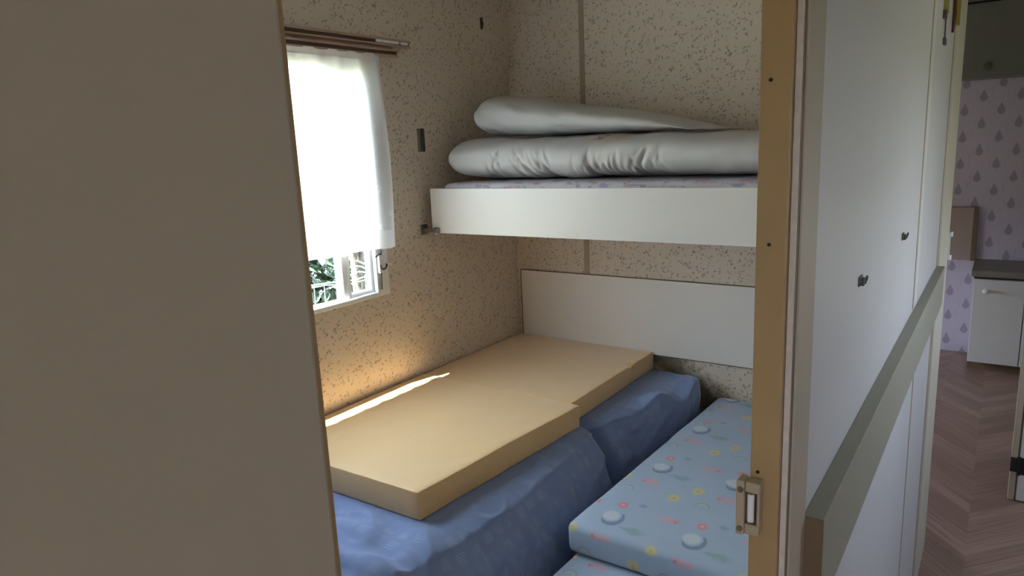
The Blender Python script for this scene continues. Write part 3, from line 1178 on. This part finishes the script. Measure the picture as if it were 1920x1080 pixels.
def foam(name, corners, z0, z1, label, notch=None, seed=0):
    """slab from four corners (near-left, near-right, far-right, far-left)"""
    bm = bmesh.new()
    nl, nr, fr, fl = [Vector((*c, 0)) for c in corners]
    nx, ny = 34, 34

    def P(i, j, z):
        a, b = i / nx, j / ny
        p = (nl * (1 - a) + nr * a) * (1 - b) + (fl * (1 - a) + fr * a) * b
        return Vector((p.x, p.y, z))
    tg = [[bm.verts.new(P(i, j, z1)) for i in range(nx + 1)] for j in range(ny + 1)]
    bg_ = [[bm.verts.new(P(i, j, z0)) for i in range(nx + 1)] for j in range(ny + 1)]
    for j in range(ny):
        for i in range(nx):
            bm.faces.new((tg[j][i], tg[j][i + 1], tg[j + 1][i + 1], tg[j + 1][i]))
            bm.faces.new((bg_[j + 1][i], bg_[j + 1][i + 1], bg_[j][i + 1], bg_[j][i]))
    for i in range(nx):
        bm.faces.new((bg_[0][i], bg_[0][i + 1], tg[0][i + 1], tg[0][i]))
        bm.faces.new((bg_[ny][i + 1], bg_[ny][i], tg[ny][i], tg[ny][i + 1]))
    for j in range(ny):
        bm.faces.new((bg_[j + 1][0], bg_[j][0], tg[j][0], tg[j + 1][0]))
        bm.faces.new((bg_[j][nx], bg_[j + 1][nx], tg[j + 1][nx], tg[j][nx]))
    bm.normal_update()
    es = [e for e in bm.edges if len(e.link_faces) == 2 and e.calc_face_angle() > 0.8]
    bmesh.ops.bevel(bm, geom=es, offset=0.005, segments=2, affect='EDGES', profile=0.5)
    for v in bm.verts:
        p = v.co.copy()
        top = 1 if p.z > (z0 + z1) / 2 else 0
        v.co.z += top * (0.0035 * noise.noise((p.x * 3, p.y * 3, seed)) + 0.0012 * noise.noise((p.x * 20, p.y * 20, seed)))
        v.co.x += 0.0022 * noise.noise((p.y * 8, p.z * 14, seed + 2.0))
        if p.x < XL + 0.05: v.co.x = max(v.co.x, XL + 0.002)
        if notch:
            d = (Vector((p.x, p.y)) - Vector(notch[:2])).length
            if d < notch[2] and top:
                v.co.z -= notch[3] * (1 - d / notch[2])
    c = sum((Vector((*q, 0)) for q in corners), Vector()) / 4
    o = link(name, bm, M['foam'], base=(c.x, c.y, z0), smooth=35)
    return tag(o, label, 'foam slab', 'foam slabs on the lower bed')


foam('foam_slab', ((-1.902, 1.222), (-1.2265, 1.238), (-1.166, 2.006), (-1.902, 2.012)), 0.5195, 0.602,
     'bare yellow foam slab nearest the doorway on the blue sheet', seed=1.0)
foam('foam_slab', ((-1.905, 2.017), (-1.205, 2.017), (-1.203, 2.722), (-1.905, 2.722)), 0.5195, 0.598,
     'bare yellow foam slab against the back wall headboard on the blue sheet', notch=(-1.205, 2.50, 0.02, 0.014), seed=4.0)

# ------------------------------------------------------------------ right hand bench with two nursery print cushions
be = thing('bench_seat', (-0.56, 2.0, 0), 'low built-in bench under the nursery print cushions', 'bench')
link('base_panel', B(((-0.86, 1.10, 0.0), (-0.842, 2.728, 0.255))), M['cream'], be)
link('end_panel', B(((-0.842, 1.10, 0.0), (XB, 1.118, 0.255))), M['cream'], be)
link('seat_board', B(((-0.87, 1.09, 0.255), (XB, 2.728, 0.268))), M['cream'], be)
cushion('seat_cushion', (-0.948, 1.535, 0.3595), (-0.200, 2.715, 0.448), 0.020, M['nursery'],
        'pale blue nursery print cushion lying on top at the far end of the bench', 'cushion', 'nursery print cushions on the bench', puff=0.004, shear=0.03, seed=2)
cushion('seat_cushion', (-0.935, 1.10, 0.271), (-0.200, 2.60, 0.353), 0.020, M['nursery'],
        'pale blue nursery print cushion underneath, its edge showing at the near end', 'cushion', 'nursery print cushions on the bench', puff=0.003, seed=5)

# ------------------------------------------------------------------ kitchen seen past the end of the hall
kc = thing('kitchen_cabinet', (0.25, 5.2, 0), 'low off-white kitchen cupboard under the grey worktop', 'cabinet')
link('carcass', B(((-0.120, 5.02, 0.06), (0.62, 5.425, 0.60))), M['cup_white'], kc)
link('toe_kick', B(((-0.120, 5.07, 0.0), (0.62, 5.08, 0.06))), M['brown_edge'], kc)
d = link('door', B(((-0.118, 5.0, 0.062), (0.137, 5.02, 0.585)), bev=0.002), M['cup_white'], kc)
kn = bmesh.new()
tube(kn, [(-0.055, 5.0, 0.517), (-0.055, 4.985, 0.517), (-0.055, 4.972, 0.517), (-0.055, 4.966, 0.517)], [0.007, 0.009, 0.018, 0.012], n=14)
link('knob', kn, M['white_pvc'], d, smooth=50, label='round white knob')
d = link('door', B(((0.142, 5.0, 0.062), (0.40, 5.02, 0.585)), bev=0.002), M['cup_white'], kc)
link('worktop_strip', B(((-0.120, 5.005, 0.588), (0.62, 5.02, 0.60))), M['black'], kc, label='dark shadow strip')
wt = link('worktop', B(((-0.135, 4.975, 0.602), (0.70, 5.425, 0.642)), bev=0.004), M['counter'], base=(0.27, 5.2, 0.602))
tag(wt, 'grey kitchen worktop lying on the low cupboard', 'worktop')

uc = thing('wall_cupboard', (0.1, 5.3, 1.775), 'dark green grey wall cupboard below the kitchen ceiling', 'cupboard')
link('carcass', B(((-1.0, 5.17, 1.775), (0.70, 5.425, 2.205))), M['dark_cup'], uc)
d = link('door', B(((-0.62, 5.15, 1.778), (0.10, 5.17, 2.20)), bev=0.002), M['dark_cup'], uc)
kn = bmesh.new()
tube(kn, [(-0.146, 5.15, 1.837), (-0.146, 5.135, 1.837), (-0.146, 5.122, 1.837), (-0.146, 5.118, 1.837)], [0.007, 0.009, 0.02, 0.012], n=14)
link('knob', kn, M['dark_metal'], d, smooth=50, label='round dark knob')
link('door', B(((0.105, 5.15, 1.778), (0.69, 5.17, 2.20)), bev=0.002), M['dark_cup'], uc)
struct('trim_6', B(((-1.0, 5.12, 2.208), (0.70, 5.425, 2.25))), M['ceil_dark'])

wb = thing('wall_board', (-0.22, YK, 0.80), 'mauve brown board fixed to the feather wallpaper left of the worktop', 'board')
link('board', B(((-0.42, YK - 0.03, 0.632), (-0.160, YK, 0.978)), bev=0.003), M['board_brown'], wb)
link('edge_strip', B(((-0.160, YK - 0.032, 0.630), (-0.135, YK, 0.980)), bev=0.002), M['brown_edge'], wb, label='darker side edge')

# door standing open on the right of the hall
d2r = thing('door_2', (0.12, 3.26, 0), None, None)
tag(d2r, kind='structure')
d2r['label'] = 'cream edged door standing open on the right'
link('edge_post', B(((0.100, 3.262, 0.0), (0.122, 3.30, 2.0)), bev=0.003), M['cream_trim'], d2r)
link('leaf', B(((0.127, 3.258, 0.004), (0.64, 3.298, 2.0)), bev=0.003), M['cream'], d2r)
link('groove', B(((0.121, 3.268, 0.002), (0.128, 3.295, 2.0))), M['brown_edge'], d2r)
hg = link('hinge', B(((0.099, 3.2575, 0.125), (0.126, 3.30, 0.185)), ((0.128, 3.2545, 0.118), (0.175, 3.262, 0.19)), bev=0.001), M['black'], d2r)
link('pin', T([(0.127, 3.254, 0.115), (0.127, 3.254, 0.193)], 0.006, n=10), M['black'], hg)

# ------------------------------------------------------------------ outside the window
ZG = -0.45
gr = link('ground', B(((-40, -30, ZG - 0.1), (40, 40, ZG))), M['grass'])
gr['kind'] = 'structure'


def foliage(center, size, n, leaf, seed):
    rnd = random.Random(seed)
    bm = bmesh.new()
    for _ in range(n):
        while True:
            p = Vector((rnd.uniform(-1, 1), rnd.uniform(-1, 1), rnd.uniform(-1, 1)))
            if 0.25 < p.length < 1: break
        p = Vector((p.x * size[0], p.y * size[1], p.z * size[2])) + Vector(center)
        if p.z < ZG + 0.02: continue
        L = leaf * rnd.uniform(0.6, 1.3)
        W = L * rnd.uniform(0.55, 0.8)
        mtx = Matrix.Rotation(rnd.uniform(0, 6.28), 3, 'Z') @ Matrix.Rotation(rnd.uniform(-1.1, 0.6), 3, 'X') @ Matrix.Rotation(rnd.uniform(-0.6, 0.6), 3, 'Y')
        loc = [(0, 0, 0), (W * .5, L * .35, .12 * L), (W * .36, L * .72, .06 * L), (0, L, -.05 * L), (-W * .36, L * .72, .06 * L), (-W * .5, L * .35, .12 * L)]
        vs = [bm.verts.new(p + mtx @ Vector(q)) for q in loc]
        bm.faces.new((vs[0], vs[1], vs[2], vs[3]))
        bm.faces.new((vs[0], vs[3], vs[4], vs[5]))
    return bm


def bush(loc, size, n, leaf, seed, label):
    t = thing('bush', (loc[0], loc[1], ZG), label, 'bush', 'bushes outside the window')
    fo = link('foliage', foliage((loc[0], loc[1], ZG + size[2] * 0.95), size, n, leaf, seed), M['leaf'], t)
    bm = bmesh.new()
    rnd = random.Random(seed + 50)
    for k in range(7):
        a = rnd.uniform(0, 6.28)
        tube(bm, [(loc[0], loc[1], ZG), (loc[0] + 0.2 * size[0] * math.cos(a), loc[1] + 0.2 * size[1] * math.sin(a), ZG + size[2] * 0.8),
                  (loc[0] + 0.55 * size[0] * math.cos(a), loc[1] + 0.55 * size[1] * math.sin(a), ZG + size[2] * 1.5)], [0.02, 0.013, 0.005], n=6)
    link('stem', bm, M['bark'], t)
    return t


bush((-4.75, 3.15, 0), (0.65, 1.15, 0.80), 5200, 0.10, 3, 'large leafy green bush behind the wire fence, left of the tree trunk')
bush((-6.6, 6.7, 0), (0.8, 1.0, 0.6), 1800, 0.11, 9, 'pale leafy bush farther off behind the tree trunk')

tr = thing('tree', (-3.78, 3.40, ZG), 'slim sunlit tree with rough grey bark outside the right hand pane', 'tree')
pts = [(-3.78 + 0.02 * math.sin(k * 1.3), 3.40 + 0.012 * math.cos(k * 1.9), ZG + 0.35 * k) for k in range(13)]
link('trunk', T(pts, [0.060 - 0.002 * k for k in range(13)], n=16), M['bark'], tr, smooth=60)
link('foliage', foliage((-3.9, 3.8, 4.3), (1.0, 1.0, 0.8), 1600, 0.12, 14), M['leaf'], tr)

fe = thing('wire_fence', (-3.3, 3.0, ZG), 'pale wire mesh fence outside the bedroom window', 'fence')
random.seed(5)
FX = -3.3
for k in range(30):
    y = 2.0 + 0.085 * k
    bm = T([(FX + random.uniform(-.008, .008), y + random.uniform(-.012, .012), ZG), (FX, y, 0.15), (FX + random.uniform(-.008, .008), y + random.uniform(-.012, .012), 0.74)], 0.0028, n=5)
    link('upright_wire', bm, M['wire'], fe)
for z, amp in ((0.74, 0.012), (0.72, 0.016), (0.625, 0.008), (0.50, 0.01), (0.30, 0.01), (0.05, 0.01)):
    bm = bmesh.new()
    tube(bm, [(FX, 1.6 + 0.1 * k, z + amp * math.sin(k * 0.9 + z * 7) + 0.006 * random.uniform(-1, 1)) for k in range(36)], 0.0045 if z > 0.7 else 0.003, n=5)
    link('strand', bm, M['wire'], fe)
# slack loops of wire hanging beside the tree
for q in range(4):
    bm = T([(FX + 0.02 * q, 2.90 + 0.05 * k, 0.70 + 0.045 * q + 0.03 * math.sin(k * 0.9 + q * 0.8)) for k in range(12)], 0.0045, n=5)
    link('loop', bm, M['wire'], fe, label='slack looping wire')
for y in (1.6, 5.1):
    link('post', T([(FX, y, ZG), (FX, y, 0.85)], 0.03, n=10), M['bark'], fe)
